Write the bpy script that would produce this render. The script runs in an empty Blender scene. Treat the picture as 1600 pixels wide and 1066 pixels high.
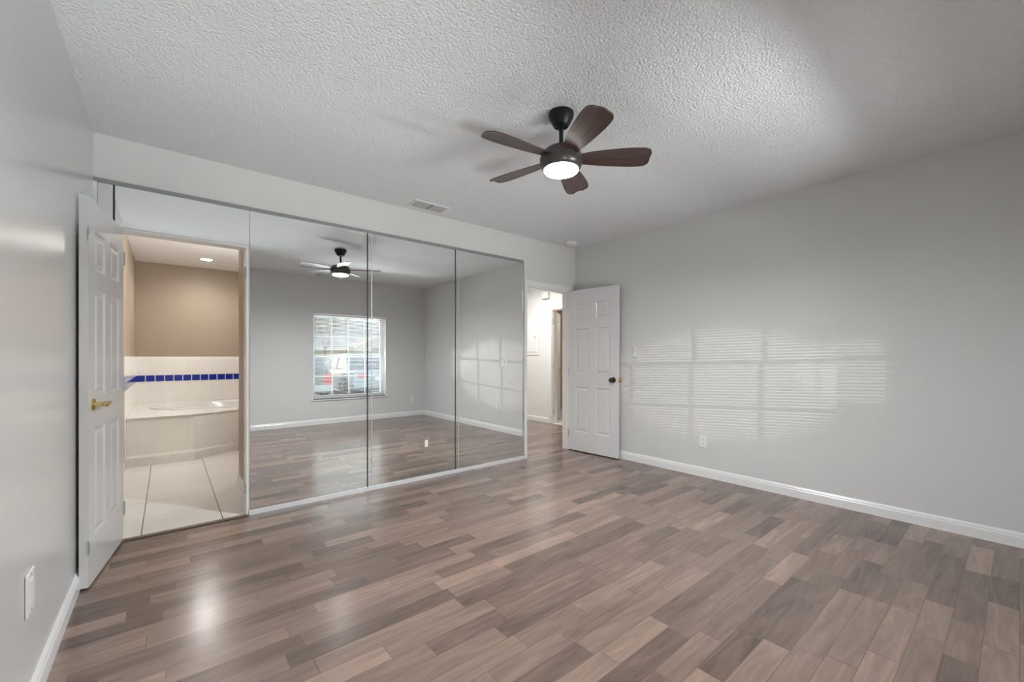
import bpy, bmesh, math, random
from mathutils import Vector, Matrix
random.seed(7)
PI = math.pi
S = bpy.context.scene
C = S.collection

# ------------------------------------------------------------------ camera
EYE = 1.185
FPX = 654.0
cam_d = bpy.data.cameras.new('camera')
cam_d.sensor_fit = 'HORIZONTAL'; cam_d.sensor_width = 36.0
cam_d.lens = 36.0 * FPX / 1600.0
cam_d.shift_y = 25.0 / 1600.0
cam_d.clip_start = 0.03; cam_d.clip_end = 400
cam = bpy.data.objects.new('camera', cam_d); C.objects.link(cam)
cam.location = (0, 0, EYE); cam.rotation_euler = (PI / 2, 0, math.radians(-39.5))
S.camera = cam
# ------------------------------------------------------------------ view, world, sun
S.view_settings.view_transform = 'Standard'; S.view_settings.look = 'None'
S.view_settings.gamma = 1; S.view_settings.use_curve_mapping = False
S.view_settings.exposure = 0.13
W = bpy.data.worlds.new('world'); S.world = W; W.use_nodes = True
wn = W.node_tree.nodes; wl = W.node_tree.links
sky = wn.new('ShaderNodeTexSky'); sky.sky_type = 'NISHITA'; sky.sun_disc = False
sky.sun_elevation = math.radians(38); sky.sun_rotation = math.radians(200); sky.air_density = 1.6; sky.dust_density = 2.0
bg = wn['Background']; bg.inputs['Strength'].default_value = .45
wl.new(sky.outputs[0], bg.inputs['Color'])

def lamp(name, kind, loc, rot, energy, color=(1, 1, 1), **kw):
    d = bpy.data.lights.new(name, kind); d.energy = energy; d.color = color
    for k, v in kw.items(): setattr(d, k, v)
    o = bpy.data.objects.new(name, d); C.objects.link(o); o.location = loc; o.rotation_euler = rot
    return o
def aim(o, tgt):
    o.rotation_euler = (Vector(tgt) - o.location).to_track_quat('-Z', 'Y').to_euler()
sun = lamp('sun', 'SUN', (8, 6, 20), (0, 0, 0), 1.0, (1.0, .94, .85), angle=math.radians(.6)); aim(sun, (5, -8, 0))
# daylight entering through the window (sampling portal of the sky, gives no light of its own)
por = lamp('window_portal', 'AREA', (2.615, -.70, 1.19), (-PI / 2, 0, 0), 1.0, shape='RECTANGLE', size=1.4, size_y=1.6)
por.rotation_euler = (PI / 2, 0, PI); por.data.cycles.is_portal = True
por = lamp('window_portal', 'AREA', (.32, -.70, 1.19), (PI / 2, 0, PI), 1.0, shape='RECTANGLE', size=1.15, size_y=1.6); por.data.cycles.is_portal = True
# low sun thrown back by the glass of the parked cars, through the blind onto the right wall
# added area lamps low outside the windows: ceiling fill in place of driveway bounce
for x_, y_, w_, e_ in ((2.9, -2.4, 2.6, 112), (2.6, -3.9, 2.4, 150), (4.6, -3.9, 1.6, 175), (.5, -1.7, 1.2, 125)):
    a_ = lamp('outdoor_fill', 'AREA', (x_, y_, -.01), (0, 0, 0), e_, (.93, .97, 1), shape='RECTANGLE', size=w_, size_y=.34, spread=math.radians(150)); aim(a_, (x_, y_ + .7, .95))
def glint(loc, tgt, e, ang, blend):
    g = lamp('car_glint', 'SPOT', loc, (0, 0, 0), e, (1, .96, .9), spot_size=math.radians(ang), spot_blend=blend, shadow_soft_size=.008)
    aim(g, tgt)
glint((-4.0, -12.9, 1.53), (4.1, 1.90, .92), 4800, 4.2, .5)
glint((-4.0, -12.9, 1.50), (4.1, 1.92, 1.55), 600, 5.6, .8)
glint((-2.8, -8.7, 1.30), (4.1, .77, 1.08), 1500, 2.8, .5)
glint((-2.9, -5.95, 1.05), (4.1, .36, 1.45), 110, 9, .8)

# ------------------------------------------------------------------ materials
def srgb(r, g, b):
    f = lambda c: (c / 255 / 12.92) if c / 255 <= .04045 else ((c / 255 + .055) / 1.055) ** 2.4
    return (f(r), f(g), f(b), 1)
def mat(name, col, rough=.5, metal=0, spec=.5, coat=0, coat_rough=.1, bump=None, emit=None):
    m = bpy.data.materials.new(name); m.use_nodes = True
    nt = m.node_tree; p = nt.nodes['Principled BSDF']
    p.inputs['Base Color'].default_value = col if len(col) == 4 else (*col, 1)
    p.inputs['Roughness'].default_value = rough; p.inputs['Metallic'].default_value = metal
    p.inputs['Specular IOR Level'].default_value = spec
    p.inputs['Coat Weight'].default_value = coat; p.inputs['Coat Roughness'].default_value = coat_rough
    if bump:
        sc, st, det = bump
        tc = nt.nodes.new('ShaderNodeTexCoord'); nz = nt.nodes.new('ShaderNodeTexNoise')
        nz.inputs['Scale'].default_value = sc; nz.inputs['Detail'].default_value = det
        b = nt.nodes.new('ShaderNodeBump'); b.inputs['Strength'].default_value = st; b.inputs['Distance'].default_value = .004
        nt.links.new(tc.outputs['Object'], nz.inputs['Vector']); nt.links.new(nz.outputs['Fac'], b.inputs['Height'])
        nt.links.new(b.outputs['Normal'], p.inputs['Normal'])
    if emit:
        p.inputs['Emission Color'].default_value = (*emit[:3], 1); p.inputs['Emission Strength'].default_value = emit[3]
    return m
M = {}
M['wall'] = mat('wall_paint', (.64, .640, .630), .20, bump=(260, .10, 2), spec=.5)
M['wallr'] = mat('wall_paint_right', (.655, .655, .645), .5, bump=(260, .10, 2), spec=.3)
M['wall_far'] = mat('wall_paint_far', (.655, .640, .618), .34, bump=(260, .10, 2))
M['white'] = mat('white_trim_paint', (.80, .80, .80), .25)
M['door'] = mat('white_door_paint', (.69, .69, .695), .2, bump=(60, .03, 3))
M['beige'] = mat('beige_bath_paint', (.37, .295, .222), .45)
M['beige_hall'] = mat('brown_room_paint', (.42, .33, .26), .5)
M['hall'] = mat('hall_paint', (.79, .785, .76), .4)
M['bathceil'] = mat('smooth_ceiling_paint', (.80, .79, .78), .6)
M['mirror'] = mat('mirror_silver', (.915, .93, .925), .0, metal=1)
M['chrome'] = mat('chrome', (.78, .79, .81), .18, metal=1)
M['topalu'] = mat('dull_grey_channel', (.30, .30, .30), .5, metal=.5)
M['alu'] = mat('bright_aluminium_channel', (.84, .86, .90), .4, metal=.35)
M['gap'] = mat('dark_joint', (.03, .03, .03), .6)
M['brass'] = mat('polished_brass', (.72, .60, .27), .16, metal=1)
M['copper'] = mat('aged_bronze', (.50, .28, .13), .3, metal=1)
M['nickel'] = mat('black_nickel', (.11, .10, .10), .14, metal=1)
M['steel'] = mat('satin_steel', (.62, .62, .62), .3, metal=1)
M['fanblack'] = mat('matte_black_metal', (.008, .008, .009), .4, spec=.3)
M['fanhouse'] = mat('bronze_fan_housing', (.065, .055, .052), .3, metal=.3)
M['lampglass'] = mat('lit_diffuser', (1, 1, 1), .4, emit=(1, .985, .96, 22))
M['canlight'] = mat('lit_recessed_lens', (1, 1, 1), .4, emit=(1, .97, .9, 60))
M['plastic'] = mat('white_plastic', (.80, .80, .79), .3)
M['slot'] = mat('outlet_slot', (.10, .10, .10), .6)
M['tubacryl'] = mat('tub_acrylic', (.83, .82, .79), .12, coat=.5)
M['cobalt'] = mat('cobalt_glazed_tile', (.012, .03, .30), .12, bump=(9, .2, 1))
M['strip'] = mat('dark_wood_threshold', (.12, .085, .065), .35)
M['vinyl'] = mat('white_vinyl_frame', (.78, .80, .83), .3)
M['blind'] = mat('white_blind_slat', (.78, .79, .80), .4)
M['vent'] = mat('vent_enamel', (.40, .385, .35), .5)
M['ventdark'] = mat('vent_inside', (.10, .095, .085), .8)

def ceil_mat():
    m = mat('popcorn_ceiling', (.76, .765, .77), .9, spec=.1); nt = m.node_tree; p = nt.nodes['Principled BSDF']
    tc = nt.nodes.new('ShaderNodeTexCoord')
    n1 = nt.nodes.new('ShaderNodeTexNoise'); n1.inputs['Scale'].default_value = 85; n1.inputs['Detail'].default_value = 4; n1.inputs['Roughness'].default_value = .7
    v = nt.nodes.new('ShaderNodeTexVoronoi'); v.inputs['Scale'].default_value = 85
    mx = nt.nodes.new('ShaderNodeMath'); mx.operation = 'SUBTRACT'
    b = nt.nodes.new('ShaderNodeBump'); b.inputs['Strength'].default_value = .6; b.inputs['Distance'].default_value = .009
    for n in (n1, v): nt.links.new(tc.outputs['Object'], n.inputs['Vector'])
    nt.links.new(n1.outputs['Fac'], mx.inputs[0]); nt.links.new(v.outputs['Distance'], mx.inputs[1])
    nt.links.new(mx.outputs[0], b.inputs['Height']); nt.links.new(b.outputs['Normal'], p.inputs['Normal'])
    return m
M['ceil'] = ceil_mat()

def nmath(nt, op, a, b=None, c=None):
    n = nt.nodes.new('ShaderNodeMath'); n.operation = op
    for i, v in enumerate((a, b, c)):
        if v is None: continue
        if isinstance(v, (int, float)): n.inputs[i].default_value = v
        else: nt.links.new(v, n.inputs[i])
    return n.outputs[0]
def floor_mat():
    """Walnut strip laminate: strips run along X, 0.1 m wide, random short lengths."""
    m = mat('walnut_laminate', (.2, .14, .11), .3); nt = m.node_tree; p = nt.nodes['Principled BSDF']; L = nt.links.new
    tc = nt.nodes.new('ShaderNodeTexCoord'); sx = nt.nodes.new('ShaderNodeSeparateXYZ'); L(tc.outputs['Object'], sx.inputs[0])
    X, Y = sx.outputs[0], sx.outputs[1]
    wv = .098
    row = nmath(nt, 'FLOOR', nmath(nt, 'DIVIDE', Y, wv))
    fy = nmath(nt, 'FRACT', nmath(nt, 'DIVIDE', Y, wv))
    wr = nt.nodes.new('ShaderNodeTexWhiteNoise'); wr.noise_dimensions = '1D'; L(row, wr.inputs['W'])
    off = nmath(nt, 'MULTIPLY', wr.outputs['Value'], 3.7)
    xs = nmath(nt, 'ADD', nmath(nt, 'DIVIDE', X, .52), off)
    # wobble the strip lengths
    wob = nmath(nt, 'MULTIPLY', nmath(nt, 'SINE', nmath(nt, 'MULTIPLY', xs, 2.3)), .22)
    xs = nmath(nt, 'ADD', xs, wob)
    colid = nmath(nt, 'FLOOR', xs); fx = nmath(nt, 'FRACT', xs)
    cb = nt.nodes.new('ShaderNodeCombineXYZ'); L(row, cb.inputs[0]); L(colid, cb.inputs[1])
    wn2 = nt.nodes.new('ShaderNodeTexWhiteNoise'); wn2.noise_dimensions = '3D'; L(cb.outputs[0], wn2.inputs['Vector'])
    # grain, shifted per strip
    sh = nt.nodes.new('ShaderNodeCombineXYZ')
    L(nmath(nt, 'ADD', nmath(nt, 'MULTIPLY', X, 1.6), nmath(nt, 'MULTIPLY', wn2.outputs['Value'], 37.0)), sh.inputs[0])
    L(nmath(nt, 'ADD', nmath(nt, 'MULTIPLY', Y, 13.0), nmath(nt, 'MULTIPLY', wn2.outputs['Value'], 91.0)), sh.inputs[1])
    g1 = nt.nodes.new('ShaderNodeTexNoise'); g1.inputs['Scale'].default_value = 1.6; g1.inputs['Detail'].default_value = 6; g1.inputs['Distortion'].default_value = 1.3
    L(sh.outputs[0], g1.inputs['Vector'])
    sh2 = nt.nodes.new('ShaderNodeCombineXYZ'); L(nmath(nt, 'MULTIPLY', X, 9.0), sh2.inputs[0]); L(nmath(nt, 'MULTIPLY', Y, 110.0), sh2.inputs[1])
    g2 = nt.nodes.new('ShaderNodeTexNoise'); g2.inputs['Scale'].default_value = 1.0; g2.inputs['Detail'].default_value = 3; L(sh2.outputs[0], g2.inputs['Vector'])
    t = nmath(nt, 'ADD', nmath(nt, 'MULTIPLY', wn2.outputs['Value'], .50), nmath(nt, 'MULTIPLY', g1.outputs['Fac'], .62))
    t = nmath(nt, 'ADD', t, nmath(nt, 'MULTIPLY', g2.outputs['Fac'], .16))
    r = nt.nodes.new('ShaderNodeValToRGB'); L(t, r.inputs[0])
    e = r.color_ramp.elements
    e[0].position = .28; e[0].color = (.086, .060, .050, 1)
    e[1].position = 1.0; e[1].color = (.34, .232, .186, 1)
    k = e.new(.55); k.color = (.165, .114, .093, 1)
    k = e.new(.78); k.color = (.235, .164, .133, 1)
    # joints
    jy = nmath(nt, 'LESS_THAN', nmath(nt, 'ABSOLUTE', nmath(nt, 'SUBTRACT', fy, .5)), .482)
    jx = nmath(nt, 'LESS_THAN', nmath(nt, 'ABSOLUTE', nmath(nt, 'SUBTRACT', fx, .5)), .4965)
    j = nmath(nt, 'MULTIPLY', jy, jx)
    mx = nt.nodes.new('ShaderNodeMix'); mx.data_type = 'RGBA'
    mx.inputs[6].default_value = (.09, .06, .05, 1); L(r.outputs[0], mx.inputs[7])
    L(nmath(nt, 'ADD', nmath(nt, 'MULTIPLY', j, .55), .45), mx.inputs[0])
    L(mx.outputs[2], p.inputs['Base Color'])
    p.inputs['Roughness'].default_value = .215
    
    p.inputs['Specular IOR Level'].default_value = .85
    b = nt.nodes.new('ShaderNodeBump'); b.inputs['Strength'].default_value = .16; b.inputs['Distance'].default_value = .0008
    sh3 = nt.nodes.new('ShaderNodeCombineXYZ'); L(nmath(nt, 'MULTIPLY', X, 28.0), sh3.inputs[0]); L(nmath(nt, 'MULTIPLY', Y, 95.0), sh3.inputs[1])
    g3 = nt.nodes.new('ShaderNodeTexNoise'); g3.inputs['Scale'].default_value = 1.0; g3.inputs['Detail'].default_value = 2; L(sh3.outputs[0], g3.inputs['Vector'])
    L(nmath(nt, 'ADD', g3.outputs['Fac'], nmath(nt, 'MULTIPLY', j, 1.2)), b.inputs['Height']); L(b.outputs['Normal'], p.inputs['Normal'])
    return m
M['floor'] = floor_mat()

def wood_blade_mat():
    m = mat('walnut_fan_blade', (.1, .06, .05), .38, coat=.25, coat_rough=.3); nt = m.node_tree; p = nt.nodes['Principled BSDF']; L = nt.links.new
    tc = nt.nodes.new('ShaderNodeTexCoord'); mp = nt.nodes.new('ShaderNodeMapping'); mp.inputs['Scale'].default_value = (3, 60, 3)
    n = nt.nodes.new('ShaderNodeTexNoise'); n.inputs['Scale'].default_value = 1.4; n.inputs['Detail'].default_value = 4
    r = nt.nodes.new('ShaderNodeValToRGB'); r.color_ramp.elements[0].position = .35; r.color_ramp.elements[0].color = (.022, .011, .010, 1)
    r.color_ramp.elements[1].position = .7; r.color_ramp.elements[1].color = (.095, .050, .040, 1)
    L(tc.outputs['Object'], mp.inputs[0]); L(mp.outputs[0], n.inputs['Vector']); L(n.outputs['Fac'], r.inputs[0]); L(r.outputs[0], p.inputs['Base Color'])
    return m
M['blade'] = wood_blade_mat()

def tile_mat(name, size, col, grout, gw, rough, off=(0, 0), axes='XY', tone=.03, groutx=None):
    m = mat(name, col, rough, spec=.6); nt = m.node_tree; p = nt.nodes['Principled BSDF']; L = nt.links.new
    tc = nt.nodes.new('ShaderNodeTexCoord'); sx = nt.nodes.new('ShaderNodeSeparateXYZ'); L(tc.outputs['Object'], sx.inputs[0])
    io = {'X': 0, 'Y': 1, 'Z': 2}
    A = nmath(nt, 'DIVIDE', nmath(nt, 'SUBTRACT', sx.outputs[io[axes[0]]], off[0]), size[0])
    B = nmath(nt, 'DIVIDE', nmath(nt, 'SUBTRACT', sx.outputs[io[axes[1]]], off[1]), size[1])
    fa = nmath(nt, 'FRACT', A); fb = nmath(nt, 'FRACT', B)
    ja = nmath(nt, 'GREATER_THAN', nmath(nt, 'ABSOLUTE', nmath(nt, 'SUBTRACT', fa, .5)), .5 - gw / size[0] / 2)
    jb = nmath(nt, 'GREATER_THAN', nmath(nt, 'ABSOLUTE', nmath(nt, 'SUBTRACT', fb, .5)), .5 - gw / size[1] / 2)
    cb = nt.nodes.new('ShaderNodeCombineXYZ'); L(nmath(nt, 'FLOOR', A), cb.inputs[0]); L(nmath(nt, 'FLOOR', B), cb.inputs[1])
    wn_ = nt.nodes.new('ShaderNodeTexWhiteNoise'); L(cb.outputs[0], wn_.inputs['Vector'])
    hv = nt.nodes.new('ShaderNodeHueSaturation'); hv.inputs['Color'].default_value = col
    L(nmath(nt, 'ADD', nmath(nt, 'MULTIPLY', wn_.outputs['Value'], tone), 1 - tone / 2), hv.inputs['Value'])
    m1 = nt.nodes.new('ShaderNodeMix'); m1.data_type = 'RGBA'; L(jb, m1.inputs[0]); L(hv.outputs[0], m1.inputs[6]); m1.inputs[7].default_value = grout
    m2 = nt.nodes.new('ShaderNodeMix'); m2.data_type = 'RGBA'; L(ja, m2.inputs[0]); L(m1.outputs[2], m2.inputs[6]); m2.inputs[7].default_value = groutx or grout
    L(m2.outputs[2], p.inputs['Base Color'])
    b = nt.nodes.new('ShaderNodeBump'); b.invert = True; b.inputs['Strength'].default_value = .4; b.inputs['Distance'].default_value = .0015
    L(nmath(nt, 'MAXIMUM', ja, jb), b.inputs['Height']); L(b.outputs['Normal'], p.inputs['Normal'])
    return m
M['bathfloor'] = tile_mat('white_floor_tile', (.448, .448), (.84, .83, .80, 1), (.58, .51, .49, 1), .006, .12, off=(-.132, 3.62), groutx=(.13, .125, .12, 1))  # cross grout painted paler, as if washed out by floor reflections
M['tile_xz'] = tile_mat('white_wall_tile', (.152, .152), (.85, .83, .79, 1), (.76, .745, .71, 1), .003, .12, off=(-.355, .05), axes='XZ')
M['tile_yz'] = tile_mat('white_wall_tile_side', (.152, .152), (.85, .83, .79, 1), (.76, .745, .71, 1), .003, .12, off=(6.0, .05), axes='YZ')

def glass_mat(name, tint=(1, 1, 1, 1), base=.04):
    m = bpy.data.materials.new(name); m.use_nodes = True; nt = m.node_tree; nt.nodes.clear()
    o = nt.nodes.new('ShaderNodeOutputMaterial'); t = nt.nodes.new('ShaderNodeBsdfTransparent'); t.inputs[0].default_value = tint
    g = nt.nodes.new('ShaderNodeBsdfGlossy'); g.inputs['Roughness'].default_value = .0
    f = nt.nodes.new('ShaderNodeFresnel'); f.inputs['IOR'].default_value = 1.45
    x = nt.nodes.new('ShaderNodeMixShader'); nt.links.new(f.outputs[0], x.inputs[0]); nt.links.new(t.outputs[0], x.inputs[1]); nt.links.new(g.outputs[0], x.inputs[2])
    nt.links.new(x.outputs[0], o.inputs[0]); return m
M['glass'] = glass_mat('window_glass', (.97, .985, .98, 1))
# outdoors
M['grass'] = mat('lawn', (.09, .13, .045), .9, bump=(30, .5, 4))
M['concrete'] = mat('driveway_concrete', (.42, .40, .37), .85, bump=(40, .2, 4))
M['asphalt'] = mat('asphalt', (.10, .10, .105), .9)
M['stucco'] = mat('cream_stucco', (.68, .54, .38), .85, bump=(50, .3, 3))
M['fascia'] = mat('cream_fascia', (.80, .68, .50), .6)
M['shingle'] = tile_mat('grey_shingle', (.9, .22), (.30, .27, .25, 1), (.19, .175, .165, 1), .03, .9, axes='XY', tone=.35)
M['bark'] = mat('bark', (.22, .14, .09), .9)
M['leaf_y'] = mat('yellow_green_leaf', (.34, .30, .07), .7)
M['leaf_b'] = mat('russet_leaf', (.38, .20, .09), .7)
M['carglass'] = mat('dark_car_glass', (.05, .075, .10), .12, spec=.4)
M['tyre'] = mat('tyre_rubber', (.02, .02, .022), .8)
M['rim'] = mat('alloy_rim', (.5, .51, .53), .3, metal=.8)
M['carwhite'] = mat('pale_silver_car_paint', (.36, .42, .46), .25, coat=.8)
M['carred'] = mat('charcoal_car_paint', (.13, .13, .135), .3, coat=.6)
M['cardark'] = mat('dark_blue_car_paint', (.05, .08, .11), .25, coat=.8)
M['redlens'] = mat('red_tail_lens', (.55, .02, .015), .2)
M['bumper'] = mat('silver_bumper', (.50, .51, .52), .4)

# ------------------------------------------------------------------ helpers
def add_box(bm, x0, x1, y0, y1, z0, z1, mx=None):
    vs = [bm.verts.new((x, y, z)) for x in (x0, x1) for y in (y0, y1) for z in (z0, z1)]
    for f in ((0, 1, 3, 2), (4, 6, 7, 5), (0, 4, 5, 1), (2, 3, 7, 6), (0, 2, 6, 4), (1, 5, 7, 3)):
        bm.faces.new([vs[i] for i in f])
    if mx is not None: bmesh.ops.transform(bm, matrix=mx, verts=vs)
    return vs
def box(*a, mx=None):
    bm = bmesh.new(); add_box(bm, *a, mx=mx); return bm
def add_lathe(bm, prof, n=32, mx=None):
    """prof: list of (r, z); revolve about Z."""
    rings = []
    allv = []
    for r, z in prof:
        if r < 1e-6:
            v = bm.verts.new((0, 0, z)); rings.append([v]); allv.append(v)
        else:
            rg = [bm.verts.new((r * math.cos(2 * PI * k / n), r * math.sin(2 * PI * k / n), z)) for k in range(n)]
            rings.append(rg); allv += rg
    for a, b in zip(rings, rings[1:]):
        if len(a) == 1 and len(b) == 1: continue
        for k in range(n):
            k2 = (k + 1) % n
            if len(a) == 1: bm.faces.new((a[0], b[k2], b[k]))
            elif len(b) == 1: bm.faces.new((a[k], a[k2], b[0]))
            else: bm.faces.new((a[k], a[k2], b[k2], b[k]))
    for rg, fl in ((rings[0], False), (rings[-1], True)):
        if len(rg) > 1: bm.faces.new(rg if fl else list(reversed(rg)))
    if mx is not None: bmesh.ops.transform(bm, matrix=mx, verts=allv)
def lathe(prof, n=32, mx=None):
    bm = bmesh.new(); add_lathe(bm, prof, n, mx); return bm
def add_prism(bm, pts, z0, z1, mx=None):
    a = [bm.verts.new((x, y, z0)) for x, y in pts]; b = [bm.verts.new((x, y, z1)) for x, y in pts]
    n = len(pts)
    bm.faces.new(list(reversed(a))); bm.faces.new(b)
    for k in range(n): bm.faces.new((a[k], a[(k + 1) % n], b[(k + 1) % n], b[k]))
    if mx is not None: bmesh.ops.transform(bm, matrix=mx, verts=a + b)
def prism(pts, z0, z1, mx=None):
    bm = bmesh.new(); add_prism(bm, pts, z0, z1, mx); return bm
def add_tube(bm, pts, r, n=10, taper=None):
    pts = [Vector(p) for p in pts]; rings = []
    for i, p in enumerate(pts):
        d = (pts[min(i + 1, len(pts) - 1)] - pts[max(i - 1, 0)]).normalized()
        u = d.cross(Vector((0, 0, 1)) if abs(d.z) < .95 else Vector((1, 0, 0))).normalized(); v = d.cross(u)
        rr = r if taper is None else taper[i]
        rings.append([bm.verts.new(p + (u * math.cos(2 * PI * k / n) + v * math.sin(2 * PI * k / n)) * rr) for k in range(n)])
    for a, b in zip(rings, rings[1:]):
        for k in range(n): bm.faces.new((a[k], a[(k + 1) % n], b[(k + 1) % n], b[k]))
    bm.faces.new(list(reversed(rings[0]))); bm.faces.new(rings[-1])
def obj(name, bm, m, parent=None, bevel=0, smooth=False, seg=2, loc=None):
    bmesh.ops.recalc_face_normals(bm, faces=bm.faces)
    me = bpy.data.meshes.new(name); bm.to_mesh(me); bm.free()
    me.materials.append(M[m] if isinstance(m, str) else m)
    o = bpy.data.objects.new(name, me); C.objects.link(o)
    if loc is not None: o.location = loc
    if parent is not None: o.parent = parent
    if smooth:
        for p in me.polygons: p.use_smooth = True
    if bevel:
        b = o.modifiers.new('bevel', 'BEVEL'); b.width = bevel; b.segments = seg; b.limit_method = 'ANGLE'; b.angle_limit = math.radians(35)
        for p in me.polygons: p.use_smooth = True
        w = o.modifiers.new('wn', 'WEIGHTED_NORMAL'); w.keep_sharp = True
    elif smooth:
        me.set_sharp_from_angle(angle=math.radians(38))
    return o
def tag(o, label, cat=None, group=None, kind=None):
    o['label'] = label
    if cat: o['category'] = cat
    if group: o['group'] = group
    if kind: o['kind'] = kind
    return o
def thing(name, label, cat, loc=(0, 0, 0), rotz=0, group=None, kind=None):
    o = bpy.data.objects.new(name, None); C.objects.link(o); o.empty_display_size = .1
    o.location = loc; o.rotation_euler = (0, 0, rotz)
    return tag(o, label, cat, group, kind)
def struct(name, bm, m, label, cat, parent=None, bevel=0, smooth=False):
    o = obj(name, bm, m, parent, bevel, smooth)
    if parent is None: tag(o, label, cat, kind='structure')
    return o

# ------------------------------------------------------------------ dimensions
XL, XR, YN, YF, H = -.355, 4.10, -.48, 3.68, 2.59
T = .12
OB = (-.235, .470, 2.015)       # bathroom door opening in the mirrored wall: x0, x1, head
OE = (3.250, 3.998, 2.03)      # entry door opening
HX, HY = 5.30, 6.7              # hall right wall, hall far end
WX0, WX1, WZ0, WZ1 = 1.965, 3.280, .435, 1.955   # window opening
VX0, VX1 = -.22, .86                              # added window, unseen behind the camera, for more daylight
BY, BX = 8.20, 1.9               # bathroom back wall, right wall

# ------------------------------------------------------------------ shell
bm = bmesh.new()
add_box(bm, XL, XR, YN, YF, -.1, 0)
add_box(bm, OE[0] - .5, HX, YF, HY, -.1, 0)
struct('floor', bm, 'floor', 'glossy walnut strip laminate floor running through to the hall', 'floor')
bm = bmesh.new(); add_box(bm, XL - T, XR + T, YN - .2, YF + T, H, H + .15); add_box(bm, 2.63, HX + T, YF + T, HY + T, H, H + .15)
struct('ceiling', bm, 'ceil', 'white popcorn textured ceiling of the bedroom', 'ceiling')
struct('wall_left', box(XL - T, XL, YN - .2, YF + T, -.1, H), 'wall', 'glossy pale greige wall at left beside the open bathroom door', 'wall')
struct('wall_right', box(XR, XR + T, YN - .2, YF, -.1, H), 'wallr', 'long pale greige right wall with sunlit blind pattern', 'wall')
bm = bmesh.new()
add_box(bm, XL, OB[0], YF, YF + T, -.1, OB[2]); add_box(bm, OB[1], OE[0], YF, YF + T, -.1, OB[2])
add_box(bm, XL, OE[0], YF, YF + T, OB[2], H)
add_box(bm, OE[0], OE[1], YF, YF + T, OE[2], H); add_box(bm, OE[1], HX, YF, YF + T, -.1, H)
struct('wall_far', bm, 'wall_far', 'greige wall band above and around the wall mirrors', 'wall')
bm = bmesh.new()
add_box(bm, XL, VX0, YN - .2, YN, -.1, H); add_box(bm, VX1, WX0, YN - .2, YN, -.1, H)
add_box(bm, VX0, VX1, YN - .2, YN, -.1, WZ0); add_box(bm, VX0, VX1, YN - .2, YN, WZ1, H)
add_box(bm, WX1, XR, YN - .2, YN, -.1, H)
add_box(bm, WX0, WX1, YN - .2, YN, -.1, WZ0); add_box(bm, WX0, WX1, YN - .2, YN, WZ1, H)
struct('wall_near', bm, 'wallr', 'greige window wall seen only in the mirrors', 'wall')

# baseboards: profile (depth from wall, height)
BP = [(0, 0), (.015, 0), (.015, .062), (.011, .070), (.011, .078), (.005, .088), (.002, .092), (0, .092)]
def baseboard(name, p0, p1, nrm, label):
    """run from p0 to p1 along wall, nrm = outwards direction"""
    bm = bmesh.new(); a = []; b = []
    for d, z in BP:
        a.append(bm.verts.new((p0[0] + nrm[0] * d, p0[1] + nrm[1] * d, z))); b.append(bm.verts.new((p1[0] + nrm[0] * d, p1[1] + nrm[1] * d, z)))
    n = len(BP)
    for k in range(n): bm.faces.new((a[k], a[(k + 1) % n], b[(k + 1) % n], b[k]))
    bm.faces.new(a); bm.faces.new(list(reversed(b)))
    struct(name, bm, 'white', label, 'baseboard')
baseboard('baseboard_left', (XL, YN), (XL, YF), (1, 0), 'white baseboard along the left wall')
baseboard('baseboard_right', (XR, YN), (XR, YF), (-1, 0), 'white baseboard along the long right wall')
baseboard('baseboard_near', (XL + .015, YN), (XR - .015, YN), (0, 1), 'white baseboard under the window, seen in the mirrors')
baseboard('baseboard_hall', (HX, 5.395), (HX, HY), (-1, 0), 'white baseboard along the hall wall')

# ---- entry doorway casing
bm = bmesh.new(); cw = .058; ct = .016
for y0, y1 in ((YF - ct, YF),):
    add_box(bm, OE[0] - .035, OE[0], y0, y1, 0, OE[2]); add_box(bm, OE[1], OE[1] + cw, y0, y1, 0, OE[2]); add_box(bm, OE[0] - .035, OE[1] + cw, y0, y1, OE[2], OE[2] + cw)
struct('trim_1', bm, 'white', 'white casing around the hall doorway', 'door casing', bevel=.004)
bm = bmesh.new()
add_box(bm, OE[0], OE[0] + .014, YF, YF + T, 0, OE[2] - .014); add_box(bm, OE[1] - .014, OE[1], YF, YF + T, 0, OE[2] - .014); add_box(bm, OE[0], OE[1], YF, YF + T, OE[2] - .014, OE[2])
add_box(bm, OE[0] + .014, OE[0] + .026, YF + .045, YF + .08, 0, OE[2] - .026); add_box(bm, OE[1] - .020, OE[1] - .014, YF + .045, YF + .08, 0, OE[2] - .026); add_box(bm, OE[0] + .014, OE[1] - .014, YF + .045, YF + .08, OE[2] - .026, OE[2] - .014)
j = struct('trim_2', bm, 'white', 'white jamb lining of the hall doorway', 'door jamb')
obj('strike_plate', box(OE[0] + .014, OE[0] + .016, YF + .004, YF + .034, .895, .955), 'steel', j)
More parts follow.
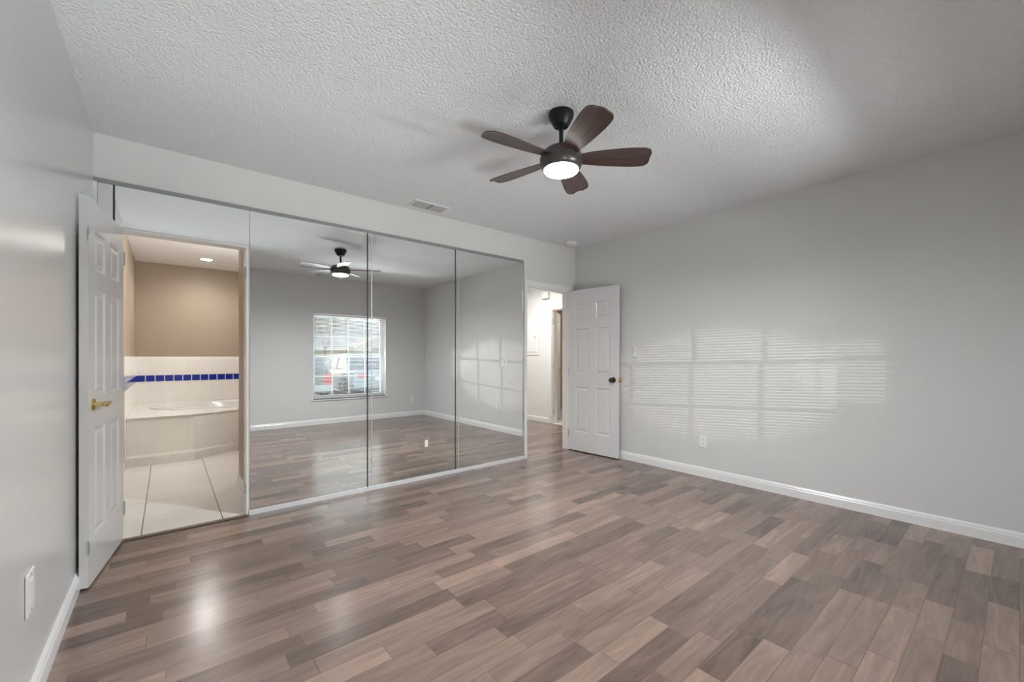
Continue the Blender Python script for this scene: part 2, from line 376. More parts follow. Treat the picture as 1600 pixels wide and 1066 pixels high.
# ---- bathroom doorway jamb
bm = bmesh.new()
add_box(bm, OB[0], OB[0] + .012, YF, YF + T, 0, OB[2] - .012); add_box(bm, OB[1] - .012, OB[1], YF - .004, YF + T, 0, OB[2] - .012); add_box(bm, OB[0], OB[1], YF - .004, YF + T, OB[2] - .012, OB[2])
jb = struct('trim_3', bm, 'white', 'white jamb lining of the bathroom doorway', 'door jamb')
def hinge_bm(x, y, z, w=.004, d=.03, h=.085):
    bm = bmesh.new(); add_box(bm, x - w, x, y, y + d, z - h / 2, z + h / 2)
    add_lathe(bm, [(.006, -h / 2), (.006, h / 2)], 10, Matrix.Translation((x - w, y, z))); return bm
for z in (1.82, .20): obj('hinge', hinge_bm(OB[1] - .012, YF + .012, z, d=.022, h=.075), 'steel', jb)
struct('trim_4', box(XL, OB[1], YF - .03, YF + .012, 0, .008), 'strip', 'dark wood threshold strip between laminate and bathroom tile', 'threshold', bevel=.003)

# ------------------------------------------------------------------ mirrors
def mirror(x0, x1, z0, z1, label, bevel_edge=False, gap=True):
    t = thing('wall_mirror', label, 'mirror', (x0, YF, z0), group=None)
    w, h = x1 - x0, z1 - z0
    g = .0025
    bm = box(g, w - g, -.006, -.0005, 0, h)
    obj('glass_sheet', bm, 'mirror', t)
    if bevel_edge:
        bm = box(.038, .0415, -.0066, -.006, .006, h - .004)
        obj('seam', box(.034, .038, -.0064, -.006, .006, h - .004), 'topalu', t)
        obj('bevelled_line', bm, 'alu', t)
    if gap: obj('dark_edge', box(-.004, g + .004, -.0075, -.0003, 0, h), 'gap', t)
    return t
MT = 2.295
mirror(XL + .018, -.262, .012, MT, 'narrow mirror strip in the corner behind the open bathroom door', gap=False)
mirror(-.262, .478, OB[2] + .004, MT, 'low wide mirror over the bathroom doorway')
mirror(.478, 1.369, .028, MT, 'tall wall mirror next to the bathroom doorway', gap=False)
mirror(1.369, 2.276, .028, MT, 'middle tall wall mirror holding an outlet near its foot', True)
mirror(2.276, 3.195, .028, MT, 'tall wall mirror next to the hall doorway with a double switch', True)
bm = bmesh.new(); add_box(bm, XL, 3.20, YF - .013, YF - .008, MT - .012, MT + .014); add_box(bm, XL, 3.20, YF - .008, YF, MT + .004, MT + .014)
tag(obj('mirror_channel', bm, 'topalu'), 'thin grey metal channel along the top of the wall mirrors', 'mirror channel')
bm = bmesh.new(); add_box(bm, .474, 3.205, YF - .013, YF - .008, .0, .034); add_box(bm, .474, 3.205, YF - .008, YF, .0, .026)
tag(obj('mirror_channel', bm, 'alu'), 'bright metal channel along the floor under the wall mirrors', 'mirror channel')
tag(obj('mirror_channel', box(3.195, 3.207, YF - .014, YF, .034, MT - .012), 'chrome'), 'upright chrome edge of the mirrors beside the hall doorway', 'mirror channel')
tag(obj('mirror_channel', box(XL, XL + .016, YF - .014, YF, .034, MT - .012), 'alu'), 'upright metal channel of the mirrors in the left corner', 'mirror channel')

# ------------------------------------------------------------------ six panel doors
def leaf_bm(w, h, t):
    """front face at y=0 facing -y, back at y=t. Six raised panels on both sides."""
    bm = bmesh.new()
    st = .108 * w / .72
    pw = (w - 3 * st) / 2
    xs = [0, st, st + pw, 2 * st + pw, 2 * st + 2 * pw, w]
    zs = [0, .235, .80, .965, 1.53, 1.635, 1.84, h]
    pan = {(i, k) for i in (1, 3) for k in (1, 3, 5)}
    for side in (0, 1):
        y0 = 0 if side == 0 else t; s = 1 if side == 0 else -1
        g = [[bm.verts.new((x, y0, z)) for z in zs] for x in xs]
        for i in range(5):
            for k in range(7):
                q = [g[i][k], g[i + 1][k], g[i + 1][k + 1], g[i][k + 1]]
                if (i, k) not in pan: bm.faces.new(q); continue
                x0, x1, z0, z1 = xs[i], xs[i + 1], zs[k], zs[k + 1]
                rings = [q]
                for ins, dep in ((.006, .004), (.013, .0085), (.022, .0085), (.040, .002), (.044, .0015)):
                    y = y0 + s * dep
                    rings.append([bm.verts.new(p) for p in ((x0 + ins, y, z0 + ins), (x1 - ins, y, z0 + ins), (x1 - ins, y, z1 - ins), (x0 + ins, y, z1 - ins))])
                for a, b in zip(rings, rings[1:]):
                    for e in range(4): bm.faces.new((a[e], a[(e + 1) % 4], b[(e + 1) % 4], b[e]))
                bm.faces.new(rings[-1])
        if side == 0: gf = g
        else: gb = g
    def strip(a, b):
        for p, q, r, s_ in zip(a, a[1:], b[1:], b): bm.faces.new((p, q, r, s_))
    strip([gf[i][0] for i in range(6)], [gb[i][0] for i in range(6)]); strip([gf[i][-1] for i in range(6)], [gb[i][-1] for i in range(6)])
    strip(gf[0], gb[0]); strip(gf[-1], gb[-1])
    return bm
def rot_x(a): return Matrix.Rotation(a, 4, 'X')
def knob_bm(sgn, out=.062):
    # axis along y, sgn -1: towards -y
    prof = [(.033, 0), (.033, .004), (.028, .009), (.013, .012), (.011, .030), (.016, .036), (.026, .042), (.0295, .050), (.028, .058), (.020, out), (0, out + .001)]
    return lathe(prof, 28, rot_x(PI / 2 if sgn < 0 else -PI / 2))
def door(name, loc, rotz, w, h, t, label, hinge_side_y):
    d = thing(name, label, 'door', loc, rotz, kind='structure')
    obj('door_leaf', leaf_bm(w, h, t), 'door', d, smooth=False)
    for z in (.20, 1.0, h - .19):
        bm = box(-.003, .0, .003, t - .003, z - .044, z + .044)
        add_lathe(bm, [(.0055, -.045), (.0055, .045)], 10, Matrix.Translation((-.003, hinge_side_y, z)))
        obj('hinge', bm, 'steel', d)
    return d
# bathroom door: hinged at the left jamb, swung back against the left wall
bd_h = (-.2165, YF - .012); bd_e = (-.308, 3.010)
ang = math.atan2(bd_e[1] - bd_h[1], bd_e[0] - bd_h[0])
# local +x from hinge to free edge, local +y must point to room (+X) -> face visible is y=t
bdw = math.hypot(bd_e[0] - bd_h[0], bd_e[1] - bd_h[1])
d1 = door('door_2', (bd_h[0], bd_h[1], .012), ang, bdw, 1.995, .035, 'white six panel bathroom door with brass lever, folded back by left wall', .038)
d1.location = Vector((bd_h[0], bd_h[1], .012)) - Matrix.Rotation(ang, 3, 'Z') @ Vector((0, .035, 0))
M['door']; hv = Matrix.Translation((bdw - .065, .035, .925))
bm = bmesh.new()
add_lathe(bm, [(.031, 0), (.031, .004), (.026, .009), (.014, .012), (.0125, .040), (.016, .044), (.016, .056), (.010, .062), (0, .063)], 24, hv @ rot_x(-PI / 2))
lv = obj('lever_handle', bm, 'brass', d1, smooth=True)
bm = bmesh.new()
y = .035 + .050
add_tube(bm, [(bdw - .065, y, .925), (bdw - .085, y, .926), (bdw - .125, y, .927), (bdw - .150, y, .925), (bdw - .165, y - .008, .921), (bdw - .173, y - .016, .925)], .009, 12, [.011, .010, .009, .0095, .010, .007])
obj('lever', bm, 'brass', lv, smooth=True)
for z in (1.80, .20): obj('hinge_plate', box(bdw - .010, bdw + .001, .0300, .0362, z - .034, z + .034), 'steel', d1)
# entry door
ed_h = (3.966, YF - .010); ed_e = (4.012, 2.945)
ang = math.atan2(ed_e[1] - ed_h[1], ed_e[0] - ed_h[0]); edw = math.hypot(ed_e[0] - ed_h[0], ed_e[1] - ed_h[1])
d2 = door('door_1', (ed_h[0], ed_h[1], .012), ang, edw, 2.01, .035, 'white six panel door to the hall, standing open by right wall', -.004)
bmk = knob_bm(-1); bmesh.ops.translate(bmk, vec=(edw - .062, 0, .905), verts=bmk.verts); obj('door_knob', bmk, 'nickel', d2, smooth=True)
# visible face: which side faces the room?  local +y = left of direction hinge->edge = +X side here
bmk = knob_bm(1, .050); bmesh.ops.translate(bmk, vec=(edw - .032, .035, .905), verts=bmk.verts)
tag(obj('door_knob', bmk, 'copper', d2, smooth=True), 'bronze knob on the wall side of the door')
obj('latch_plate', box(edw - .001, edw + .0015, .006, .029, .875, .935), 'brass', d2)
# hall inner door
d3 = door('door_3', (5.322, 5.290, .012), math.atan2(.56, .83), .70, 2.0, .035, 'white door standing ajar off the hall', -.006)
bmk = knob_bm(-1, .055); bmesh.ops.translate(bmk, vec=(.64, 0, .93), verts=bmk.verts); obj('door_knob', bmk, 'brass', d3, smooth=True)

# ------------------------------------------------------------------ hall
HD = (4.52, 5.31, 2.03)
bm = bmesh.new(); add_box(bm, HX, HX + T, YF, HD[0], -.1, H); add_box(bm, HX, HX + T, HD[1], HY + T, -.1, H); add_box(bm, HX, HX + T, HD[0], HD[1], HD[2], H)
struct('wall_hall_right', bm, 'hall', 'cream hall wall with white panel box beyond the doorway', 'wall')
struct('wall_hall_far', box(2.63, HX, HY, HY + T, -.1, H), 'hall', 'cream end wall of the hall', 'wall')
struct('wall_hall_left', box(2.63, 2.75, YF + T, HY, -.1, H), 'hall', 'cream left wall of the hall', 'wall')
bm = bmesh.new()
for x0, x1 in ((HX - .016, HX),):
    add_box(bm, x0, x1, HD[1], HD[1] + .085, 0, HD[2]); add_box(bm, x0, x1, HD[0] - .085, HD[0], 0, HD[2]); add_box(bm, x0, x1, HD[0] - .085, HD[1] + .085, HD[2], HD[2] + .075)
struct('trim_5', bm, 'white', 'white casing of the inner door off the hall', 'door casing', bevel=.004)
bm = bmesh.new(); add_box(bm, HX, HX + T, HD[1] - .012, HD[1], 0, HD[2]); add_box(bm, HX, HX + T, HD[0], HD[0] + .012, 0, HD[2]); add_box(bm, HX, HX + T, HD[0] + .012, HD[1] - .012, HD[2] - .012, HD[2])
struct('trim_6', bm, 'white', 'white jamb of the inner door off the hall', 'door jamb')
bm = bmesh.new(); add_box(bm, HX + T, 7.2, 6.6, 6.7, -.1, H); add_box(bm, 7.2, 7.3, 3.6, 6.7, -.1, H); add_box(bm, HX + T, 7.2, 3.6, 3.7, -.1, H)
struct('wall_side_room', bm, 'beige_hall', 'brown wall of the small room off the hall', 'wall')
struct('floor_side_room', box(HX, 7.3, 3.6, 6.7, -.1, .001), 'bathfloor', 'pale tile floor of the small room off the hall', 'floor')
struct('ceiling_side_room', box(HX + T, 7.3, 3.6, 6.8, H, H + .15), 'bathceil', 'white ceiling of the small room off the hall', 'ceiling')
p = thing('electrical_panel', 'white electrical panel cover on the hall wall', 'electrical panel', (HX, 5.90, 1.22))
obj('cover_frame', box(-.012, 0, -.26, .26, 0, .66), 'plastic', p, bevel=.003)
dr = obj('panel_door', box(-.020, -.012, -.20, .20, .06, .60), 'plastic', p, bevel=.002)
obj('latch', box(-.027, -.020, -.175, -.155, .32, .35), 'steel', dr)
p = thing('door_chime', 'small white chime box high on the hall wall', 'door chime', (HX, 5.45, 2.24))
obj('chime_cover', box(-.045, 0, -.085, .085, 0, .13), 'plastic', p, bevel=.006)
obj('base_lip', box(-.038, -.002, -.078, .078, -.008, 0), 'steel', p)

# ------------------------------------------------------------------ bathroom
struct('floor_bathroom', box(XL, BX, YF, BY, -.1, .0015), 'bathfloor', 'glossy white tile floor of the bathroom', 'floor')
struct('ceiling_bathroom', box(XL - T, BX + T, YF + T, BY + T, H, H + .15), 'bathceil', 'smooth white bathroom ceiling', 'ceiling')
struct('wall_bathroom_left', box(XL - T, XL, YF + T, BY + T, -.1, H), 'beige', 'beige left wall of the bathroom', 'wall')
struct('wall_bathroom_back', box(XL, BX, BY, BY + T, -.1, H), 'beige', 'beige back wall above the tiled tub surround', 'wall')
struct('wall_bathroom_right', box(BX, BX + T, YF + T, BY + T, -.1, H), 'beige', 'beige right wall of the bathroom', 'wall')
struct('wall_bathroom_partition', box(.520, .64, YF + T, 4.66, -.1, H), 'beige', 'narrow beige wall just inside the bathroom doorway', 'wall')
struct('wall_bathroom_front', box(.64, BX, YF + T, YF + T + .02, -.1, H), 'beige', 'beige inner face behind the mirrors', 'wall')
baseboard('baseboard_bathroom', (.520, YF + T), (.520, 4.66), (-1, 0), 'white baseboard just inside the bathroom doorway')
baseboard('baseboard_bathroom_left', (XL, YF + T), (XL, 5.95), (1, 0), 'white baseboard on the bathroom left wall')
tb = struct('trim_7', box(XL, BX, BY - .012, BY, 0, 1.19), 'tile_xz', 'white tile surround with a cobalt band on the bathroom back wall', 'wall tile')
bm = bmesh.new(); n = 0; x = XL + .008
while x < BX - .11:
    add_box(bm, x, x + .098, BY - .0155, BY - .010, .822, .912); x += .108
obj('cobalt_tile_band', bm, 'cobalt', tb)
tb = struct('trim_8', box(XL, XL + .012, 5.97, BY - .012, 0, 1.19), 'tile_yz', 'white tile surround with a cobalt band on the bathroom left wall', 'wall tile')
bm = bmesh.new(); y = BY - .125
while y > 5.98: add_box(bm, XL + .010, XL + .0155, y, y + .098, .822, .912); y -= .108
obj('cobalt_tile_band', bm, 'cobalt', tb)
x1 = BX - .002
ft = XL + .013; yb = BY - .016
tub = thing('bathtub', 'white garden bathtub in a tiled corner deck with a low step', 'bathtub', (.7, 6.9, .0015))
def rel(pts): return [(x - .7, y - 6.9) for x, y in pts]
deck_poly = rel([(ft, 6.2), (.245, 6.2), (.70, 6.40), (x1, 6.95), (x1, yb), (ft, yb)])
step_poly = rel([(ft, 6.03), (.25, 6.03), (.49, 6.23), (.72, 6.35), (x1, 6.88), (x1, 6.95), (.70, 6.40), (.245, 6.2), (ft, 6.2)])
def ray_poly(c, a, poly):
    d = (math.cos(a), math.sin(a)); best = None
    for (ax, ay), (bx, by) in zip(poly, poly[1:] + poly[:1]):
        ex, ey = bx - ax, by - ay; den = d[0] * ey - d[1] * ex
        if abs(den) < 1e-9: continue
        t = ((ax - c[0]) * ey - (ay - c[1]) * ex) / den; s = ((ax - c[0]) * d[1] - (ay - c[1]) * d[0]) / den
        if t > 0 and -1e-6 <= s <= 1 + 1e-6 and (best is None or t < best): best = t
    return (c[0] + d[0] * best, c[1] + d[1] * best)
ctr = (.05, .45); ea, eb = .86, .44; RZ = .50
angs = sorted([2 * PI * k / 72 for k in range(72)] + [math.atan2(py - ctr[1], px - ctr[0]) % (2 * PI) for px, py in deck_poly])
bm = bmesh.new(); inn = []; out = []; low = []
for a in angs:
    r = ea * eb / math.hypot(eb * math.cos(a), ea * math.sin(a))
    inn.append(bm.verts.new((ctr[0] + r * math.cos(a), ctr[1] + r * math.sin(a), RZ)))
    ox, oy = ray_poly(ctr, a, deck_poly); out.append(bm.verts.new((ox, oy, RZ))); low.append(bm.verts.new((ox, oy, 0)))
n = len(angs)
for k in range(n):
    q = (k + 1) % n
    bm.faces.new((inn[k], inn[q], out[q], out[k])); bm.faces.new((out[k], out[q], low[q], low[k]))
obj('tiled_deck', bm, M['tile_xz'], tub)
# acrylic rim and bowl
bm = bmesh.new()
prof = [(1.075, .001), (1.07, .016), (1.03, .022), (.97, .018), (.93, -.02), (.86, -.20), (.76, -.36), (.5, -.40), (0.02, -.405)]
rings = []
for s, z in prof:
    rings.append([bm.verts.new((ctr[0] + ea * s * math.cos(2 * PI * k / 64), ctr[1] + (eb * s if s <= .97 else eb + ea * (s - .97)) * math.sin(2 * PI * k / 64) * (1 if s <= .97 else 1), RZ + z)) for k in range(64)])
for a, b in zip(rings, rings[1:]):
    for k in range(64): bm.faces.new((a[k], a[(k + 1) % 64], b[(k + 1) % 64], b[k]))
bm.faces.new(rings[-1])
obj('basin', bm, 'tubacryl', tub, smooth=True)
obj('rim_trim', prism(rel([(ft, 6.185), (.25, 6.185), (.71, 6.385), (x1, 6.93), (x1, 6.99), (.68, 6.445), (.235, 6.245), (ft, 6.245)]), RZ, RZ + .014), 'tubacryl', tub, bevel=.005)
obj('step', prism(step_poly, 0, .095), M['tile_xz'], tub)
bm = bmesh.new(); add_lathe(bm, [(.022, 0), (.022, .01), (.012, .015), (.012, .10), (0, .105)], 16, Matrix.Translation((.13, .02 + ctr[1] - eb - .12, RZ)))
add_tube(bm, [(.13, -.09, RZ + .09), (.11, -.05, RZ + .12), (.09, 0, RZ + .115), (.08, .03, RZ + .09)], .011)
obj('faucet', bm, 'chrome', tub, smooth=True)

def can_light(x, y, label):
    t = thing('recessed_light', label, 'recessed light', (x, y, H))
    obj('trim_ring', lathe([(.095, 0), (.095, -.004), (.082, -.007), (.070, -.004), (.070, 0)], 32), 'white', t, smooth=True)
    obj('lens', lathe([(.070, -.002), (0, -.0045)], 32), 'canlight', t)
    lamp('downlight', 'SPOT', (x, y, H - .03), (0, 0, 0), 44, (1, .98, .95), spot_size=math.radians(165), spot_blend=.8, shadow_soft_size=.06)
can_light(.44, 7.45, 'lit recessed ceiling light over the bathtub')
# the other bathroom and hall lamps stand outside the picture: plain lamp light
lamp('bathroom_vanity_lamp', 'AREA', (1.3, 5.6, 1.9), (0, math.radians(105), 0), 36, (1, .98, .95), shape='RECTANGLE', size=.8, size_y=.3)
lamp('hall_ceiling_lamp', 'AREA', (4.3, 5.3, 2.5), (0, 0, 0), 36, (1, .985, .96), shape='DISK', size=.35)
lamp('side_room_lamp', 'AREA', (6.3, 5.0, 2.5), (0, 0, 0), 16, (1, .92, .8), shape='DISK', size=.3)

# ------------------------------------------------------------------ ceiling fan
FX, FY = 1.756, 1.684
fan = thing('ceiling_fan', 'dark five blade ceiling fan with a lit round lamp', 'ceiling fan', (FX, FY, H))
obj('canopy', lathe([(.073, 0), (.074, -.010), (.070, -.028), (.050, -.064), (.044, -.074), (.038, -.078), (.036, -.072), (.026, -.072), (.024, -.080), (0, -.082)], 40), 'fanblack', fan, smooth=True)
obj('downrod', lathe([(.0125, -.075), (.0125, -.172), (.018, -.178), (.024, -.192), (.034, -.198)], 20), 'fanblack', fan, smooth=True)
obj('motor_housing', lathe([(.020, -.190), (.055, -.198), (.092, -.213), (.115, -.235), (.124, -.262), (.123, -.285), (.116, -.308), (.106, -.322), (.100, -.325), (0, -.325)], 56), 'fanhouse', fan, smooth=True)
obj('lamp_shade', lathe([(.099, -.324), (.099, -.331), (.092, -.338), (.06, -.345), (0, -.348)], 48), 'lampglass', fan, smooth=True)
fl = lamp('fan_lamp', 'SPOT', (FX, FY, H - .352), (0, 0, 0), 200, (.955, .98, 1.0), spot_size=math.radians(179), spot_blend=.9, shadow_soft_size=.004)
def blade_bm():
    # outline in local coordinates: x out from hub, y across
    ctrl = [(.090, -.036, .040), (.12, -.042, .046), (.18, -.056, .056), (.26, -.068, .066), (.34, -.076, .073), (.41, -.079, .077), (.45, -.078, .076), (.475, -.074, .073), (.492, -.066, .066), (.503, -.050, .054), (.508, -.028, .034)]
    bm = bmesh.new(); t = .0045; rows = []
    for x, a, b in ctrl:
        r = []
        for k in range(7):
            yy = a + (b - a) * k / 6
            zc = .006 * (1 - ((k - 3) / 3) ** 2)
            r.append((x, yy, zc))
        rows.append(r)
    top = [[bm.verts.new((x, y, z + t / 2)) for x, y, z in r] for r in rows]; bot = [[bm.verts.new((x, y, z - t / 2)) for x, y, z in r] for r in rows]
    for i in range(len(rows) - 1):
        for k in range(6):
            bm.faces.new((top[i][k], top[i + 1][k], top[i + 1][k + 1], top[i][k + 1])); bm.faces.new((bot[i][k], bot[i][k + 1], bot[i + 1][k + 1], bot[i + 1][k]))
        bm.faces.new((top[i][0], bot[i][0], bot[i + 1][0], top[i + 1][0])); bm.faces.new((top[i][6], top[i + 1][6], bot[i + 1][6], bot[i][6]))
    for k in range(6):
        bm.faces.new((top[0][k], top[0][k + 1], bot[0][k + 1], bot[0][k])); bm.faces.new((top[-1][k], bot[-1][k], bot[-1][k + 1], top[-1][k + 1]))
    return bm
b0 = None
for k in range(5):
    if b0 is None: b = b0 = obj('fan_blade', blade_bm(), 'blade', fan, smooth=True)
    else: b = b0.copy(); C.objects.link(b); b.parent = fan
    b.location = (0, 0, -.262)
    b.rotation_mode = 'QUATERNION'
    b.rotation_quaternion = (Matrix.Rotation(math.radians(-42 + 72 * k), 4, 'Z') @ Matrix.Rotation(math.radians(-13), 4, 'X')).to_quaternion()

# ------------------------------------------------------------------ ceiling vent, detector
v = thing('ceiling_vent', 'rectangular air vent on the ceiling near the mirrored wall', 'air vent', (1.885, 3.495, H))
L_, D_ = .175, .085
bm = bmesh.new(); add_box(bm, -L_, L_, -D_, -D_ + .02, -.008, 0); add_box(bm, -L_, L_, D_ - .02, D_, -.008, 0); add_box(bm, -L_, -L_ + .02, -D_ + .02, D_ - .02, -.008, 0); add_box(bm, L_ - .02, L_, -D_ + .02, D_ - .02, -.008, 0)
obj('vent_frame', bm, 'ceil', v)
obj('duct_backing', box(-L_ + .02, L_ - .02, -D_ + .02, D_ - .02, -.0015, -.0005), 'ventdark', v)
obj('centre_bar', box(-.005, .005, -D_ + .02, D_ - .02, -.012, -.002), 'ventdark', v)
for sx in (-1, 1):
    for q in range(6):
        y = -D_ + .031 + q * .0215
        mx = Matrix.Translation((sx * .079, y, -.008)) @ rot_x(math.radians(-38))
        obj('louvre', box(-.073, .073, -.0095, .0095, -.0007, .0007, mx=mx), 'vent', v)
dt = thing('smoke_detector', 'round white smoke detector on the ceiling by the far corner', 'smoke detector', (3.83, 3.50, H))
obj('detector_base', lathe([(.068, 0), (.068, -.010), (.064, -.012)], 40), 'plastic', dt, smooth=True)
obj('detector_cover', lathe([(.064, -.011), (.060, -.028), (.045, -.037), (0, -.039)], 40), 'plastic', dt, smooth=True)

# ------------------------------------------------------------------ outlets and switches
def face_matrix(nrm):
    # local: x across, z up, -y out of wall  -> rotate so that -y = nrm
    return math.atan2(nrm[1], nrm[0]) + PI / 2
def rim_bm(a, b):
    bm = bmesh.new(); t = .0035
    add_box(bm, -a, a, -.0072, -.005, -b, -b + t); add_box(bm, -a, a, -.0072, -.005, b - t, b); add_box(bm, -a, -a + t, -.0072, -.005, -b + t, b - t); add_box(bm, a - t, a, -.0072, -.005, -b + t, b - t)
    return bm
def outlet(loc, nrm, label, plate='plastic', ins='plastic', decora=False, cat='outlet', name='wall_outlet'):
    t = thing(name, label, cat, loc, face_matrix(nrm))
    obj('cover_plate', box(-.036, .036, -.006, 0, -.058, .058), plate, t, bevel=.003)
    if plate == 'mirror': obj('plate_rim', rim_bm(.036, .058), 'chrome', t)
    if decora:
        obj('receptacle', box(-.0165, .0165, -.008, -.005, -.034, .034), ins, t, bevel=.001)
    else:
        for z in (-.021, .021):
            r = obj('receptacle', box(-.0165, .0165, -.0075, -.005, z - .014, z + .014), ins, t, bevel=.003)
            bm = bmesh.new()
            for x in (-.006, .006): add_box(bm, x - .0012, x + .0012, -.0082, -.0074, z - .002, z + .007)
            add_box(bm, -.002, .002, -.0082, -.0074, z - .010, z - .006)
            obj('slot', bm, 'slot', r)
    for z in ((-.048, .048) if decora else (0,)): obj('screw', lathe([(.003, 0), (.003, .001), (0, .0015)], 10, Matrix.Translation((0, -.006, z)) @ rot_x(PI / 2)), 'steel', t)
    return t
outlet((XR, 1.995, .345), (-1, 0), 'white double outlet low on the long right wall')
outlet((3.83, YN, .345), (0, 1), 'white outlet near the corner of the window wall, seen in mirror')
lo = outlet((XL, 2.09, .405), (1, 0), 'white outlet cover low on the left wall', decora=True); lo.scale = (1.35, 1.2, 1.22)
outlet((1.945, YF - .0065, .345), (0, -1), 'outlet with mirrored cover plate set in the middle mirror', plate='mirror', decora=True)
sw = thing('light_switch', 'double light switch with mirrored plate on the mirror by the hall door', 'light switch', (2.915, YF - .0065, 1.115), 0)
obj('cover_plate', box(-.058, .058, -.006, 0, -.058, .058), 'mirror', sw, bevel=.003)
obj('plate_rim', rim_bm(.058, .058), 'chrome', sw)
for x in (-.023, .023):
    tg = obj('rocker', box(x - .0165, x + .0165, -.010, -.005, -.033, .033), 'plastic', sw, bevel=.0015)
for x in (-.023, .023):
    for z in (-.047, .047): obj('screw', lathe([(.003, 0), (.003, .001), (0, .0015)], 10, Matrix.Translation((x, -.006, z)) @ rot_x(PI / 2)), 'steel', sw)
rm = thing('fan_remote_holder', 'slim white fan remote in its holder on the right wall by the door', 'remote control', (XR, 2.77, 1.24), face_matrix((-1, 0)))
obj('cradle', box(-.021, .021, -.022, 0, -.055, -.005), 'plastic', rm, bevel=.004)
obj('remote', box(-.018, .018, -.018, -.003, -.050, .062), 'plastic', rm, bevel=.004)
for q in range(3): obj('button', lathe([(.005, 0), (.005, .0015), (0, .002)], 12, Matrix.Translation((0, -.018, .045 - q * .02)) @ rot_x(PI / 2)), 'steel', rm)

# ------------------------------------------------------------------ window with blind
def frame_bm(x0, x1, z0, z1, y0, y1, t):
    bm = bmesh.new(); add_box(bm, x0, x1, y0, y1, z0, z0 + t); add_box(bm, x0, x1, y0, y1, z1 - t, z1); add_box(bm, x0, x0 + t, y0, y1, z0 + t, z1 - t); add_box(bm, x1 - t, x1, y0, y1, z0 + t, z1 - t); return bm
ww, wh = WX1 - WX0, WZ1 - WZ0
def window(name, label, X0, X1):
    w = thing(name, label, 'window', (X0, YN, WZ0), kind='structure')
    ww, wh = X1 - X0, WZ1 - WZ0
    obj('window_frame', frame_bm(0, ww, 0, wh, -.2, -.13, .028), 'vinyl', w)
    mid = wh * .5
    for nm, z0, z1, y0 in (('lower_sash', .028, mid + .018, -.150), ('upper_sash', mid - .018, wh - .028, -.178)):
        s = obj(nm, frame_bm(.028, ww - .028, z0, z1, y0, y0 + .025, .032), 'vinyl', w)
        bm = bmesh.new(); xa, xb = .06, ww - .06; za, zb = z0 + .032, z1 - .032
        for q in (1, 2, 3):
            x = xa + (xb - xa) * q / 4; add_box(bm, x - .009, x + .009, y0 + .006, y0 + .018, za, zb)
        z = (za + zb) / 2; add_box(bm, xa, xb, y0 + .0055, y0 + .0185, z - .009, z + .009)
        obj('muntin_grid', bm, 'vinyl', s)
        obj('pane', box(xa - .004, xb + .004, y0 + .010, y0 + .014, za - .004, zb + .004), 'glass', s)
    obj('window_sill', box(-.03, ww + .03, -.13, .022, -.02, 0), 'white', w, bevel=.004)
    bm = bmesh.new(); add_box(bm, 0, .003, -.13, 0, 0, wh); add_box(bm, ww - .003, ww, -.13, 0, 0, wh); add_box(bm, .003, ww - .003, -.13, 0, wh - .003, wh)
    obj('window_return', bm, 'white', w)
window('window_1', 'white double hung window with muntins and a mini blind', WX0, WX1)
window('added_window', 'added white double hung window without a blind, out of view near the left corner', VX0, VX1)  # unseen window added to bring daylight to the left side
bl = thing('window_blind', 'white horizontal mini blind hanging open inside the window', 'window blind', ((WX0 + WX1) / 2, YN - .045, WZ0 + .02))
hw = ww / 2 - .012; bh = wh - .03
obj('head_rail', box(-hw, hw, -.018, .018, bh - .03, bh), 'blind', bl, bevel=.002)
obj('bottom_rail', box(-hw, hw, -.012, .012, 0, .012), 'blind', bl, bevel=.002)
bm = bmesh.new(); z = .032
while z < bh - .04:
    for s0, s1, h0, h1 in ((-.0125, 0, -.0012, 0), (0, .0125, 0, -.0012)):
        th = math.radians(20)
        pts = [(yy * math.cos(th) - zz * math.sin(th), yy * math.sin(th) + zz * math.cos(th)) for yy, zz in ((s0, h0), (s1, h1))]
        a = [bm.verts.new((x, pts[0][0], z + pts[0][1])) for x in (-hw, hw)]; b = [bm.verts.new((x, pts[1][0], z + pts[1][1])) for x in (-hw, hw)]
        c = [bm.verts.new((v_.co.x, v_.co.y, v_.co.z + .0006)) for v_ in a]; d = [bm.verts.new((v_.co.x, v_.co.y, v_.co.z + .0006)) for v_ in b]
        bm.faces.new((a[0], b[0], b[1], a[1])); bm.faces.new((c[0], c[1], d[1], d[0])); bm.faces.new((a[0], a[1], c[1], c[0])); bm.faces.new((b[0], d[0], d[1], b[1]))
    z += .0225
obj('slat_stack', bm, 'blind', bl)
bm = bmesh.new()
for x in (-hw * .72, 0, hw * .72): add_tube(bm, [(x, .0, .01), (x, .0, bh - .02)], .0008, 6)
obj('lift_cord', bm, 'blind', bl)
bm = bmesh.new(); add_tube(bm, [(-hw + .05, .024, bh - .05), (-hw + .052, .026, bh - .75)], .0035, 8); obj('tilt_wand', bm, 'blind', bl)

# ------------------------------------------------------------------ outdoors
GZ = -.12
struct('lawn', box(-60, 80, -90, YN - .2, GZ - .3, GZ - .02), 'grass', 'green lawn outside the window', 'lawn')
struct('driveway', box(-2.2, 9.5, -14.5, -2.2, GZ - .1, GZ), 'concrete', 'pale concrete driveway under the parked cars', 'driveway')
struct('street', box(-60, 80, -20.5, -15.5, GZ - .1, GZ - .01), 'asphalt', 'grey street behind the parked cars', 'street')
